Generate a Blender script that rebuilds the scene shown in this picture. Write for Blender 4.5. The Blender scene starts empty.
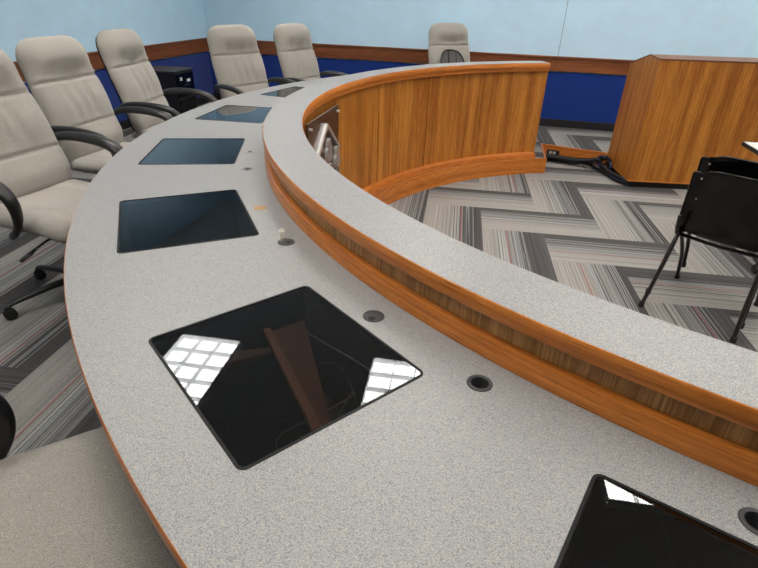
import bpy, bmesh, math, random
from mathutils import Vector, Matrix
from mathutils.geometry import delaunay_2d_cdt
random.seed(7)
PI = math.pi
R = math.radians
S = bpy.context.scene
COL = S.collection

# ------------------------------------------------------------------ camera
F_PX, PITCH, ROLL, CAM_H = 517.8, 0.5116, 0.0313, 1.553
cd = bpy.data.cameras.new('camera')
cd.sensor_width = 36.0
cd.lens = F_PX * 36.0 / 758.0
cd.clip_start = 0.05
cam = bpy.data.objects.new('camera', cd)
COL.objects.link(cam)
fw = Vector((0, math.cos(PITCH), -math.sin(PITCH)))
up = Vector((0, math.sin(PITCH), math.cos(PITCH)))
rt = Vector((1, 0, 0))
r2 = rt * math.cos(ROLL) + up * math.sin(ROLL)
u2 = up * math.cos(ROLL) - rt * math.sin(ROLL)
m = Matrix((r2, u2, -fw)).transposed().to_4x4()
m.translation = Vector((0, 0, CAM_H))
cam.matrix_world = m
S.camera = cam

# ------------------------------------------------------------------ world, exposure, lamps
w = bpy.data.worlds.new('world')
S.world = w
w.use_nodes = True
w.node_tree.nodes['Background'].inputs[0].default_value = (0.9, 0.95, 1.0, 1)
w.node_tree.nodes['Background'].inputs[1].default_value = 0.02
S.view_settings.view_transform = 'Standard'
S.view_settings.look = 'None'
S.view_settings.gamma = 1.0
S.view_settings.use_curve_mapping = False
S.view_settings.exposure = 0.0
LAMP = 14.6            # strength of each ceiling diffuser

# ------------------------------------------------------------------ measured layout
CX, CY = 2.1028, 2.7676
ZP, ZD, ZL = 0.149, 0.8972, 1.0327       # dais, worktop, raised ledge
RO, RLO, RLI, RG, RR = 3.329, 2.668, 2.503, 2.798, 2.478
TH0, TH1 = R(103.45), R(257.0)
THD = R(100.6)
WP = 0.4572
OX, OY, CTH = 0.8385, 4.1411, -0.13418
ZC = 3.15

# ------------------------------------------------------------------ material helpers
def mat(name):
    M = bpy.data.materials.new(name)
    M.use_nodes = True
    nt = M.node_tree
    b = nt.nodes['Principled BSDF']
    return M, nt, b
def N(nt, t, **kw):
    n = nt.nodes.new(t)
    for k, v in kw.items():
        if k.startswith('i_'):
            n.inputs[int(k[2:])].default_value = v
        else:
            setattr(n, k, v)
    return n
def L(nt, a, b):
    nt.links.new(a, b)
def MA(nt, op, a, b=None, c=None):
    n = nt.nodes.new('ShaderNodeMath'); n.operation = op
    for i, x in enumerate((a, b, c)):
        if x is None: continue
        if isinstance(x, (int, float)): n.inputs[i].default_value = x
        else: nt.links.new(x, n.inputs[i])
    return n.outputs[0]
def ramp(nt, fac, stops, interp='LINEAR'):
    n = nt.nodes.new('ShaderNodeValToRGB')
    cr = n.color_ramp; cr.interpolation = interp
    while len(cr.elements) < len(stops): cr.elements.new(0.5)
    for e, (p, c) in zip(cr.elements, stops):
        e.position = p; e.color = (*c, 1)
    nt.links.new(fac, n.inputs[0])
    return n.outputs[0]
def mixc(nt, fac, a, b, mode='MIX'):
    n = nt.nodes.new('ShaderNodeMix'); n.data_type = 'RGBA'; n.blend_type = mode
    for i, x in ((0, fac), (6, a), (7, b)):
        if isinstance(x, (int, float)): n.inputs[i].default_value = x
        elif isinstance(x, tuple): n.inputs[i].default_value = (*x, 1)
        else: nt.links.new(x, n.inputs[i])
    return n.outputs[2]
def bump(nt, b, h, strength, dist):
    n = N(nt, 'ShaderNodeBump'); n.inputs['Strength'].default_value = strength
    n.inputs['Distance'].default_value = dist
    L(nt, h, n.inputs['Height']); L(nt, n.outputs[0], b.inputs['Normal'])
def plain(name, c, rough=0.5, metal=0.0, spec=0.5):
    M, nt, b = mat(name)
    tc = N(nt, 'ShaderNodeTexCoord')
    no = N(nt, 'ShaderNodeTexNoise'); no.inputs['Scale'].default_value = 6
    L(nt, tc.outputs['Object'], no.inputs[0])
    col = mixc(nt, no.outputs[0], tuple(x * 0.93 for x in c), tuple(min(1, x * 1.07) for x in c))
    L(nt, col, b.inputs['Base Color'])
    b.inputs['Roughness'].default_value = rough
    b.inputs['Metallic'].default_value = metal
    b.inputs['Specular IOR Level'].default_value = spec
    return M

def laminate():
    M, nt, b = mat('grey_speckled_laminate')
    tc = N(nt, 'ShaderNodeTexCoord')
    n1 = N(nt, 'ShaderNodeTexNoise'); n1.inputs['Scale'].default_value = 560; n1.inputs['Detail'].default_value = 3
    n1.inputs['Roughness'].default_value = 0.75
    n2 = N(nt, 'ShaderNodeTexVoronoi'); n2.inputs['Scale'].default_value = 430
    n3 = N(nt, 'ShaderNodeTexNoise'); n3.inputs['Scale'].default_value = 2.5; n3.inputs['Detail'].default_value = 3
    for n in (n1, n2, n3): L(nt, tc.outputs['Object'], n.inputs[0])
    c = ramp(nt, n1.outputs[0], [(0.33, (0.10, 0.102, 0.11)), (0.47, (0.245, 0.245, 0.25)), (0.56, (0.32, 0.315, 0.305)), (0.68, (0.54, 0.53, 0.50))])
    sp = N(nt, 'ShaderNodeSeparateColor'); L(nt, n2.outputs['Color'], sp.inputs[0])
    dk = MA(nt, 'LESS_THAN', sp.outputs[0], 0.16)
    c = mixc(nt, MA(nt, 'MULTIPLY', dk, 0.45), c, (0.10, 0.105, 0.13))
    wm = MA(nt, 'GREATER_THAN', sp.outputs[0], 0.9)
    c = mixc(nt, MA(nt, 'MULTIPLY', wm, 0.4), c, (0.50, 0.40, 0.30))
    c = mixc(nt, MA(nt, 'MULTIPLY', n3.outputs[0], 0.10), c, (0.25, 0.25, 0.26))
    L(nt, c, b.inputs['Base Color'])
    b.inputs['Roughness'].default_value = 0.42
    bump(nt, b, n1.outputs[0], 0.05, 0.001)
    return M

def wood(name, dark, mid, light, grain='u', rough=0.35, fine=1.0, cathedral=0.35, seed=0.0):
    """grain runs along UV axis u or v (UVs are in metres)"""
    M, nt, b = mat(name)
    uv = N(nt, 'ShaderNodeUVMap')
    sx = N(nt, 'ShaderNodeSeparateXYZ'); L(nt, uv.outputs[0], sx.inputs[0])
    al, ac = (sx.outputs[0], sx.outputs[1]) if grain == 'u' else (sx.outputs[1], sx.outputs[0])
    def vec(sa, sc, z):
        n = N(nt, 'ShaderNodeCombineXYZ')
        L(nt, MA(nt, 'MULTIPLY', al, sa), n.inputs[0]); L(nt, MA(nt, 'MULTIPLY', ac, sc), n.inputs[1])
        n.inputs[2].default_value = z + seed
        return n.outputs[0]
    broad = N(nt, 'ShaderNodeTexNoise'); broad.inputs['Scale'].default_value = 1; broad.inputs['Detail'].default_value = 2
    L(nt, vec(0.45, 15 * fine, 1.0), broad.inputs[0])
    fib = N(nt, 'ShaderNodeTexNoise'); fib.inputs['Scale'].default_value = 1; fib.inputs['Detail'].default_value = 5
    fib.inputs['Roughness'].default_value = 0.65
    L(nt, vec(2.2, 110 * fine, 3.0), fib.inputs[0])
    # cathedral figure: rings of a distorted coordinate
    dn = N(nt, 'ShaderNodeTexNoise'); dn.inputs['Scale'].default_value = 1; dn.inputs['Detail'].default_value = 1
    L(nt, vec(0.8, 4.5 * fine, 7.0), dn.inputs[0])
    rg = MA(nt, 'SINE', MA(nt, 'MULTIPLY', MA(nt, 'ADD', MA(nt, 'MULTIPLY', dn.outputs[0], 1.0), MA(nt, 'MULTIPLY', ac, 1.2 * fine)), 95.0))
    rg = MA(nt, 'MULTIPLY_ADD', rg, 0.5, 0.5)
    f = MA(nt, 'ADD', MA(nt, 'MULTIPLY', broad.outputs[0], 0.55), MA(nt, 'MULTIPLY', fib.outputs[0], 0.62))
    f = MA(nt, 'SUBTRACT', f, MA(nt, 'MULTIPLY', rg, cathedral * 0.22))
    c = ramp(nt, f, [(0.30, dark), (0.50, mid), (0.70, light)])
    pore = N(nt, 'ShaderNodeTexNoise'); pore.inputs['Scale'].default_value = 1; pore.inputs['Detail'].default_value = 2
    L(nt, vec(14, 520 * fine, 5.0), pore.inputs[0])
    pm = MA(nt, 'MULTIPLY', MA(nt, 'LESS_THAN', pore.outputs[0], 0.40), 0.45)
    c = mixc(nt, pm, c, tuple(x * 0.45 for x in dark))
    L(nt, c, b.inputs['Base Color'])
    b.inputs['Roughness'].default_value = rough
    b.inputs['Specular IOR Level'].default_value = 0.4
    b.inputs['Coat Weight'].default_value = 0.05
    b.inputs['Coat Roughness'].default_value = 0.25
    return M

def fabric(name, c0, c1, scale=900.0):
    M, nt, b = mat(name)
    tc = N(nt, 'ShaderNodeTexCoord')
    n1 = N(nt, 'ShaderNodeTexNoise'); n1.inputs['Scale'].default_value = scale * 0.45; n1.inputs['Detail'].default_value = 2
    n2 = N(nt, 'ShaderNodeTexWave'); n2.inputs['Scale'].default_value = scale * 0.2; n2.inputs['Distortion'].default_value = 3
    n2.bands_direction = 'DIAGONAL'
    n3 = N(nt, 'ShaderNodeTexNoise'); n3.inputs['Scale'].default_value = 9
    for n in (n1, n2, n3): L(nt, tc.outputs['Object'], n.inputs[0])
    f = MA(nt, 'ADD', MA(nt, 'MULTIPLY', n1.outputs[0], 0.75), MA(nt, 'MULTIPLY', n2.outputs[1], 0.25))
    c = ramp(nt, f, [(0.33, c0), (0.62, c1)])
    c = mixc(nt, MA(nt, 'MULTIPLY', n3.outputs[0], 0.22), c, c0)
    L(nt, c, b.inputs['Base Color'])
    b.inputs['Roughness'].default_value = 0.95
    b.inputs['Specular IOR Level'].default_value = 0.15
    b.inputs['Sheen Weight'].default_value = 0.25
    b.inputs['Sheen Roughness'].default_value = 0.5
    bump(nt, b, n1.outputs[0], 0.35, 0.0008)
    return M

def carpet(name, shift=0.0, dark=0.0):
    """herringbone of 18 x 36 inch planks, each with its own lengthwise stripes"""
    M, nt, b = mat(name)
    tc = N(nt, 'ShaderNodeTexCoord')
    sx = N(nt, 'ShaderNodeSeparateXYZ'); L(nt, tc.outputs['Object'], sx.inputs[0])
    dx = MA(nt, 'SUBTRACT', sx.outputs[0], OX); dy = MA(nt, 'SUBTRACT', sx.outputs[1], OY)
    c_, s_ = math.cos(CTH) / WP, math.sin(CTH) / WP
    X = MA(nt, 'ADD', MA(nt, 'ADD', MA(nt, 'MULTIPLY', dx, c_), MA(nt, 'MULTIPLY', dy, s_)), 400.0 + shift)
    Y = MA(nt, 'ADD', MA(nt, 'SUBTRACT', MA(nt, 'MULTIPLY', dy, c_), MA(nt, 'MULTIPLY', dx, s_)), 400.0)
    i = MA(nt, 'FLOOR', X); j = MA(nt, 'FLOOR', Y)
    fx = MA(nt, 'SUBTRACT', X, i); fy = MA(nt, 'SUBTRACT', Y, j)
    s = MA(nt, 'FLOOR', MA(nt, 'ADD', MA(nt, 'MODULO', MA(nt, 'ADD', MA(nt, 'ADD', i, j), 1.0), 4.0), 0.5))
    V = MA(nt, 'GREATER_THAN', s, 1.5)                   # 1 for an upright plank
    is1 = MA(nt, 'COMPARE', s, 1.0, 0.1); is3 = MA(nt, 'COMPARE', s, 3.0, 0.1)
    H = MA(nt, 'SUBTRACT', 1.0, V)
    pi = MA(nt, 'SUBTRACT', i, is1); pj = MA(nt, 'SUBTRACT', j, is3)
    al = MA(nt, 'ADD', MA(nt, 'MULTIPLY', H, MA(nt, 'ADD', fx, is1)), MA(nt, 'MULTIPLY', V, MA(nt, 'ADD', fy, is3)))
    ac = MA(nt, 'ADD', MA(nt, 'MULTIPLY', H, fy), MA(nt, 'MULTIPLY', V, fx))
    idv = N(nt, 'ShaderNodeCombineXYZ'); L(nt, pi, idv.inputs[0]); L(nt, pj, idv.inputs[1])
    wn = N(nt, 'ShaderNodeTexWhiteNoise'); wn.noise_dimensions = '3D'; L(nt, idv.outputs[0], wn.inputs[0])
    rs = N(nt, 'ShaderNodeSeparateColor'); L(nt, wn.outputs['Color'], rs.inputs[0])
    r1, r2_, r3 = rs.outputs[0], rs.outputs[1], rs.outputs[2]
    def stripes(freq, z, det=1, along=0.12):
        v = N(nt, 'ShaderNodeCombineXYZ')
        L(nt, MA(nt, 'MULTIPLY', al, along), v.inputs[0]); L(nt, MA(nt, 'MULTIPLY', ac, freq), v.inputs[1])
        L(nt, MA(nt, 'ADD', MA(nt, 'MULTIPLY', r2_, 60.0), z), v.inputs[2])
        n = N(nt, 'ShaderNodeTexNoise'); n.inputs['Scale'].default_value = 1; n.inputs['Detail'].default_value = det
        L(nt, v.outputs[0], n.inputs[0]); return n.outputs[0]
    fine = stripes(75, 0, 1); mid = stripes(16, 9, 1)
    g = MA(nt, 'ADD', ac, MA(nt, 'MULTIPLY', MA(nt, 'SUBTRACT', r1, 0.5 - dark), 0.30))
    sh = MA(nt, 'ADD', g, MA(nt, 'MULTIPLY', MA(nt, 'SUBTRACT', mid, 0.5), 0.55))
    base = ramp(nt, sh, [(0.25, (0.30, 0.282, 0.262)), (0.50, (0.20, 0.188, 0.178)), (0.74, (0.062, 0.058, 0.058)), (1.0, (0.085, 0.080, 0.080))])
    dkln = ramp(nt, fine, [(0.40, (0.035, 0.035, 0.037)), (0.47, (0.3, 0.3, 0.3)), (0.62, (0.55, 0.54, 0.52))])
    lnf = MA(nt, 'MULTIPLY', MA(nt, 'LESS_THAN', MA(nt, 'ABSOLUTE', MA(nt, 'SUBTRACT', sh, 0.58)), 0.20), 0.34)
    c = mixc(nt, lnf, base, dkln)
    lo = ramp(nt, fine, [(0.42, (0.70, 0.70, 0.70)), (0.55, (1.08, 1.08, 1.08))])
    c = mixc(nt, 0.8, c, lo, 'MULTIPLY')
    # red and blue yarns
    rp = MA(nt, 'MULTIPLY_ADD', r3, 0.45, 0.3)
    rl = MA(nt, 'LESS_THAN', MA(nt, 'ABSOLUTE', MA(nt, 'SUBTRACT', ac, rp)), 0.012)
    c = mixc(nt, MA(nt, 'MULTIPLY', MA(nt, 'MULTIPLY', rl, MA(nt, 'GREATER_THAN', r2_, 0.35)), 0.6), c, (0.26, 0.08, 0.07))
    bp = MA(nt, 'ADD', rp, 0.14)
    bl = MA(nt, 'LESS_THAN', MA(nt, 'ABSOLUTE', MA(nt, 'SUBTRACT', ac, bp)), 0.010)
    c = mixc(nt, MA(nt, 'MULTIPLY', bl, 0.45), c, (0.16, 0.22, 0.25))
    pl = N(nt, 'ShaderNodeTexNoise'); pl.inputs['Scale'].default_value = 260; L(nt, tc.outputs['Object'], pl.inputs[0])
    pc = ramp(nt, pl.outputs[0], [(0.35, (0.72, 0.72, 0.72)), (0.65, (1.22, 1.22, 1.22))])
    c = mixc(nt, 0.7, c, pc, 'MULTIPLY')
    L(nt, c, b.inputs['Base Color'])
    b.inputs['Roughness'].default_value = 1.0
    b.inputs['Specular IOR Level'].default_value = 0.1
    bump(nt, b, fine, 0.25, 0.002)
    return M

def pane_mat():
    M, nt, b = mat('dark_glass')
    nt.nodes.remove(b)
    out = [n for n in nt.nodes if n.type == 'OUTPUT_MATERIAL'][0]
    tr = N(nt, 'ShaderNodeBsdfTransparent'); tr.inputs[0].default_value = (0.56, 0.54, 0.53, 1)
    gl = N(nt, 'ShaderNodeBsdfGlossy'); gl.inputs['Roughness'].default_value = 0.012
    gl.inputs['Color'].default_value = (0.9, 0.95, 1, 1)
    fr = N(nt, 'ShaderNodeFresnel'); fr.inputs[0].default_value = 1.55
    fa = MA(nt, 'MINIMUM', MA(nt, 'MULTIPLY', fr.outputs[0], 1.25), 1.0)
    ge = N(nt, 'ShaderNodeNewGeometry')
    fa = MA(nt, 'MULTIPLY', fa, MA(nt, 'SUBTRACT', 1.0, ge.outputs['Backfacing']))
    mx = N(nt, 'ShaderNodeMixShader'); L(nt, fa, mx.inputs[0]); L(nt, tr.outputs[0], mx.inputs[1]); L(nt, gl.outputs[0], mx.inputs[2])
    L(nt, mx.outputs[0], out.inputs[0])
    return M

def ceiling_mat():
    M, nt, b = mat('white_ceiling_tiles')
    tc = N(nt, 'ShaderNodeTexCoord')
    br = N(nt, 'ShaderNodeTexBrick'); br.offset = 0.0
    br.inputs['Scale'].default_value = 1; br.inputs['Brick Width'].default_value = 0.61; br.inputs['Row Height'].default_value = 0.61
    br.inputs['Mortar Size'].default_value = 0.012
    br.inputs['Color1'].default_value = (0.72, 0.72, 0.70, 1); br.inputs['Color2'].default_value = (0.70, 0.70, 0.69, 1)
    br.inputs['Mortar'].default_value = (0.8, 0.8, 0.8, 1)
    L(nt, tc.outputs['Object'], br.inputs[0]); L(nt, br.outputs[0], b.inputs['Base Color'])
    b.inputs['Roughness'].default_value = 0.95
    return M
def emit(name, c, s):
    M, nt, b = mat(name)
    b.inputs['Base Color'].default_value = (0.8, 0.8, 0.8, 1)
    b.inputs['Emission Color'].default_value = (*c, 1); b.inputs['Emission Strength'].default_value = s
    return M

LAM = laminate()
OAK_U = wood('honey_oak_nosing', (0.22, 0.060, 0.009), (0.50, 0.150, 0.022), (0.70, 0.245, 0.045), 'u', 0.32, 1.0, 0.3)
OAK_V = wood('oak_veneer_upright', (0.17, 0.045, 0.004), (0.34, 0.108, 0.011), (0.58, 0.24, 0.038), 'v', 0.38, 0.8, 0.16)
VEN_V = wood('brown_veneer_upright', (0.22, 0.095, 0.028), (0.42, 0.20, 0.06), (0.64, 0.34, 0.12), 'v', 0.42, 1.7, 0.7, 4.0)
RAIL = wood('red_oak_rail', (0.10, 0.028, 0.010), (0.19, 0.058, 0.020), (0.27, 0.09, 0.032), 'u', 0.4, 1.0, 0.3, 9.0)
DKTRIM = wood('brown_oak_edge', (0.08, 0.028, 0.010), (0.15, 0.055, 0.020), (0.22, 0.085, 0.032), 'u', 0.4, 1.0, 0.2, 12.0)
FAB = fabric('grey_beige_fabric', (0.20, 0.182, 0.160), (0.50, 0.462, 0.415))
BLK = plain('black_plastic', (0.012, 0.012, 0.013), 0.38)
BLKG = plain('glossy_black_plastic', (0.004, 0.004, 0.0045), 0.2, 0.0, 0.35)
BLKS = plain('dark_cloth', (0.022, 0.023, 0.028), 0.9)
RUB = plain('black_rubber', (0.012, 0.012, 0.012), 0.8)
STEEL = plain('black_steel', (0.012, 0.012, 0.013), 0.3, 0.0)
SILV = plain('brushed_silver', (0.75, 0.74, 0.72), 0.32, 0.6)
GREYF = plain('grey_metal_face', (0.32, 0.30, 0.29), 0.4, 0.4)
BROWNB = plain('dark_brown_board', (0.035, 0.017, 0.010), 0.35)
CAV = plain('dark_brown_cavity', (0.14, 0.062, 0.032), 0.8)
CAVK = plain('black_cavity', (0.008, 0.008, 0.009), 0.7)
NAVY = fabric('navy_wall_cloth', (0.004, 0.024, 0.16), (0.008, 0.036, 0.23), 500)
BLUE = plain('light_blue_paint', (0.54, 0.76, 0.93), 0.75)
WHITE = plain('white_laminate', (0.62, 0.60, 0.56), 0.4)
IVORY = plain('ivory_plastic', (0.85, 0.80, 0.68), 0.4)
BEIGE = plain('beige_wall_paint', (0.50, 0.48, 0.44), 0.8)
COVE = plain('black_cove_base', (0.012, 0.012, 0.014), 0.5)
GREYP = plain('dark_grey_plastic', (0.045, 0.045, 0.048), 0.5)
TAN = plain('bare_particle_board', (0.42, 0.25, 0.11), 0.8)
GLASS = pane_mat()
CARP = carpet('striped_plank_carpet')
CARPD = carpet('striped_plank_carpet_dais', 0.17, 0.45)
CEIL = ceiling_mat()
LAMPM = emit('lamp_glow', (1.0, 0.968, 0.91), LAMP)
LOUV = plain('white_louvre', (0.93, 0.93, 0.92), 0.3)
CABLE = plain('black_cable', (0.009, 0.009, 0.010), 0.55, 0, 0.3)
CABLEB = plain('blue_cable', (0.02, 0.03, 0.12), 0.45)
CABLEG = plain('grey_cable', (0.35, 0.33, 0.31), 0.5)

# ------------------------------------------------------------------ mesh helpers
def obj(name, bm, m, parent=None, smooth=None, recalc=True):
    if recalc: bmesh.ops.recalc_face_normals(bm, faces=bm.faces)
    me = bpy.data.meshes.new(name)
    bm.to_mesh(me); bm.free()
    ms = m if isinstance(m, (list, tuple)) else [m]
    for x in ms: me.materials.append(x)
    if smooth is not None:
        me.shade_smooth() if smooth is True else me.set_sharp_from_angle(angle=R(smooth))
        if smooth is not True:
            for p in me.polygons: p.use_smooth = True
    o = bpy.data.objects.new(name, me)
    COL.objects.link(o)
    if parent: o.parent = parent
    return o
def tag(o, label=None, cat=None, group=None, kind=None):
    if label: o['label'] = label
    if cat: o['category'] = cat
    if group: o['group'] = group
    if kind: o['kind'] = kind
    return o
def empty(name, loc=(0, 0, 0), rz=0.0):
    o = bpy.data.objects.new(name, None)
    o.empty_display_size = 0.1
    COL.objects.link(o); o.location = loc; o.rotation_euler = (0, 0, rz)
    return o
def copy_tree(o, parent=None):
    kids = list(o.children)
    c = o.copy(); COL.objects.link(c); c.parent = parent
    for k in kids: copy_tree(k, c)
    return c
def uvl(bm): return bm.loops.layers.uv.verify()
def boxuv(bm, faces):
    uv = uvl(bm)
    for f in faces:
        f.normal_update(); n = f.normal
        if abs(n.z) > 0.7: a, b_ = Vector((1, 0, 0)), Vector((0, 1, 0))
        else:
            a = Vector((-n.y, n.x, 0)).normalized(); b_ = Vector((0, 0, 1))
        for l in f.loops: l[uv].uv = (l.vert.co.dot(a), l.vert.co.dot(b_))
def add_box(bm, c, s, M=None, bev=0.0, seg=2):
    r = bmesh.ops.create_cube(bm, size=1.0)
    vs = r['verts']
    for v in vs: v.co = Vector((v.co.x * s[0] + c[0], v.co.y * s[1] + c[1], v.co.z * s[2] + c[2]))
    if bev > 0:
        es = list({e for v in vs for e in v.link_edges})
        rr = bmesh.ops.bevel(bm, geom=es, offset=bev, segments=seg, affect='EDGES', profile=0.5)
        vs = list({v for f in rr['faces'] for v in f.verts} | {v for v in vs if v.is_valid})
    fs = list({f for v in vs for f in v.link_faces})
    boxuv(bm, fs)
    if M is not None: bmesh.ops.transform(bm, matrix=M, verts=vs)
    return vs
def add_prism(bm, pts, z0, z1, M=None):
    """polygon (x, y) extruded along z"""
    a = [bm.verts.new((p[0], p[1], z0)) for p in pts]; b_ = [bm.verts.new((p[0], p[1], z1)) for p in pts]
    n = len(pts); fs = [bm.faces.new(a[::-1]), bm.faces.new(b_)]
    for i in range(n): fs.append(bm.faces.new((a[i], a[(i + 1) % n], b_[(i + 1) % n], b_[i])))
    boxuv(bm, fs)
    if M is not None: bmesh.ops.transform(bm, matrix=M, verts=a + b_)
    return fs
def add_tube(bm, pts, rx, ry=None, n=10, closed=False, upv=(0, 0, 1), radii=None):
    ry = ry or rx
    P = [Vector(p) for p in pts]; k = len(P); rings = []
    prev = Vector(upv)
    for i in range(k):
        t = (P[(i + 1) % k] - P[i - 1]) if closed else (P[min(i + 1, k - 1)] - P[max(i - 1, 0)])
        t.normalize()
        s = t.cross(prev)
        if s.length < 1e-4: s = t.cross(Vector((1, 0.1, 0)))
        s.normalize(); u = s.cross(t).normalized(); prev = u
        f = radii[i] if radii else 1.0
        rings.append([bm.verts.new(P[i] + s * (rx * f * math.cos(2 * PI * j / n)) + u * (ry * f * math.sin(2 * PI * j / n))) for j in range(n)])
    for i in range(k if closed else k - 1):
        a, b_ = rings[i], rings[(i + 1) % k]
        for j in range(n): bm.faces.new((a[j], a[(j + 1) % n], b_[(j + 1) % n], b_[j]))
    if not closed:
        bm.faces.new(rings[0][::-1]); bm.faces.new(rings[-1])
def smooth_path(pts, it=2, closed=False):
    P = [Vector(p) for p in pts]
    for _ in range(it):
        Q = [P[0]]
        for a, b_ in zip(P[:-1], P[1:]):
            Q += [a.lerp(b_, 0.25), a.lerp(b_, 0.75)]
        Q.append(P[-1]); P = Q
    return P
def add_lathe(bm, prof, n=24, c=(0, 0, 0), M=None):
    rings = []; vs = []
    for r_, z in prof:
        if r_ < 1e-6: ring = [bm.verts.new((c[0], c[1], c[2] + z))]
        else: ring = [bm.verts.new((c[0] + r_ * math.cos(2 * PI * j / n), c[1] + r_ * math.sin(2 * PI * j / n), c[2] + z)) for j in range(n)]
        rings.append(ring); vs += ring
    for a, b_ in zip(rings[:-1], rings[1:]):
        for j in range(n):
            q = [a[j % len(a)], a[(j + 1) % len(a)], b_[(j + 1) % len(b_)], b_[j % len(b_)]]
            u = []
            for v in q:
                if v not in u: u.append(v)
            if len(u) >= 3: bm.faces.new(u)
    if M is not None: bmesh.ops.transform(bm, matrix=M, verts=vs)
    return vs
def pol(r_, th): return (CX + r_ * math.cos(th), CY + r_ * math.sin(th))
def arc_sweep(bm, prof, t0, t1, n=160, uoff=0.0):
    """closed (r, z) profile swept round the desk centre; u = arc length, v = profile length"""
    uv = uvl(bm); k = len(prof)
    ln = [0.0]
    for i in range(k):
        a, b_ = prof[i], prof[(i + 1) % k]; ln.append(ln[-1] + math.hypot(a[0] - b_[0], a[1] - b_[1]))
    rm = sum(p[0] for p in prof) / k
    rings = []
    for j in range(n + 1):
        t = t0 + (t1 - t0) * j / n
        rings.append([bm.verts.new((*pol(p[0], t), p[1])) for p in prof])
    for j in range(n):
        ua, ub = rm * (t0 + (t1 - t0) * j / n) + uoff, rm * (t0 + (t1 - t0) * (j + 1) / n) + uoff
        for i in range(k):
            i2 = (i + 1) % k
            f = bm.faces.new((rings[j][i], rings[j + 1][i], rings[j + 1][i2], rings[j][i2]))
            for l, c in zip(f.loops, ((ua, ln[i]), (ub, ln[i]), (ub, ln[i + 1]), (ua, ln[i + 1]))): l[uv].uv = c
    for ring, sgn in ((rings[0], 1), (rings[-1], -1)):
        f = bm.faces.new(ring[::sgn])
        for l in f.loops:
            x, y = l.vert.co.x - CX, l.vert.co.y - CY
            l[uv].uv = (math.hypot(x, y), l.vert.co.z)
def rrect(w_, h_, rad, seg=5):
    """rounded rectangle outline, centred; x half w_, y half h_"""
    out = []
    for cx_, cy_, a0 in ((w_ - rad, h_ - rad, 0), (-w_ + rad, h_ - rad, 90), (-w_ + rad, -h_ + rad, 180), (w_ - rad, -h_ + rad, 270)):
        for i in range(seg + 1):
            a = R(a0 + 90.0 * i / seg); out.append((cx_ + rad * math.cos(a), cy_ + rad * math.sin(a)))
    return out
def ring_prism(bm, outer, inner, z0, z1):
    n = len(outer); V = []
    for z in (z0, z1):
        V.append(([bm.verts.new((*p, z)) for p in outer], [bm.verts.new((*p, z)) for p in inner]))
    (o0, i0), (o1, i1) = V
    for j in range(n):
        k = (j + 1) % n
        bm.faces.new((o1[j], o1[k], i1[k], i1[j])); bm.faces.new((o0[k], o0[j], i0[j], i0[k]))
        bm.faces.new((o0[j], o0[k], o1[k], o1[j])); bm.faces.new((i0[k], i0[j], i1[j], i1[k]))
def rot(az): return Matrix.Rotation(az, 4, 'Z')
def struct(o): o['kind'] = 'structure'; return o

# ------------------------------------------------------------------ room shell
AW = R(-13.2)
KX, KY = -2.46, 7.78                                   # far left corner
ex = Vector((math.cos(AW), math.sin(AW), 0)); en = Vector((math.sin(AW), -math.cos(AW), 0))
RW, RD = 10.4, 11.2
RM = Matrix.Translation((KX, KY, 0)) @ rot(AW)         # local x along back wall, local -y into the room
def wpt(a, d): v = Vector((KX, KY, 0)) + ex * a + en * d; return (v.x, v.y)

bm = bmesh.new(); add_box(bm, (RW / 2, -RD / 2, -0.05), (RW + 0.3, RD + 0.3, 0.1), RM)
struct(obj('floor', bm, CARP))
bm = bmesh.new(); add_box(bm, (RW / 2, -RD / 2, 0.05), (RW + 0.3, RD + 0.3, 0.1))
o = struct(obj('ceiling', bm, CEIL)); o.location = (KX, KY, ZC); o.rotation_euler = (0, 0, AW)
bm = bmesh.new(); add_box(bm, (RW / 2, 0.075, ZC / 2), (RW + 0.3, 0.15, ZC), RM); struct(obj('wall_back', bm, BLUE))
bm = bmesh.new(); add_box(bm, (-0.075, -RD / 2, ZC / 2), (0.15, RD, ZC), RM); struct(obj('wall_left', bm, BLUE))
bm = bmesh.new(); add_box(bm, (RW + 0.075, -RD / 2, ZC / 2), (0.15, RD, ZC), RM); struct(obj('wall_right', bm, BEIGE))
bm = bmesh.new(); add_box(bm, (RW / 2, -RD - 0.075, ZC / 2), (RW + 0.3, 0.15, ZC), RM); struct(obj('wall_front', bm, BEIGE))
# blue-grey joint in the painted back wall, above the rail
sj = Vector((2.06, 6.80, 0)) - Vector((KX, KY, 0)); sja = sj.dot(ex)
bm = bmesh.new(); add_box(bm, (sja, -0.0015, (ZC + 0.96) / 2), (0.005, 0.003, ZC - 0.96), RM); struct(obj('trim_5', bm, plain('joint_blue_grey', (0.12, 0.2, 0.27), 0.8)))
# wainscot, rail and cove base on the two seen walls
ZR0, ZR1 = 0.785, 0.96
bm = bmesh.new(); add_box(bm, (RW / 2, -0.006, (ZR0 + ZP) / 2), (RW, 0.012, ZR0 - ZP), RM); struct(obj('trim_1', bm, NAVY))
bm = bmesh.new(); add_box(bm, (0.006, -RD / 2, (ZR0 + ZP) / 2), (0.012, RD, ZR0 - ZP), RM); struct(obj('trim_2', bm, NAVY))
bm = bmesh.new()
add_box(bm, (RW / 2, -0.014, (ZR0 + ZR1) / 2), (RW, 0.028, ZR1 - ZR0 - 0.02), RM, 0.004)
add_box(bm, (RW / 2, -0.020, ZR1 - 0.011), (RW, 0.04, 0.022), RM, 0.005); struct(obj('trim_3', bm, RAIL))
bm = bmesh.new()
add_box(bm, (0.014, -RD / 2, (ZR0 + ZR1) / 2), (0.028, RD, ZR1 - ZR0 - 0.02), RM, 0.004)
add_box(bm, (0.020, -RD / 2, ZR1 - 0.011), (0.04, RD, 0.022), RM, 0.005); struct(obj('trim_4', bm, RAIL))
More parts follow.
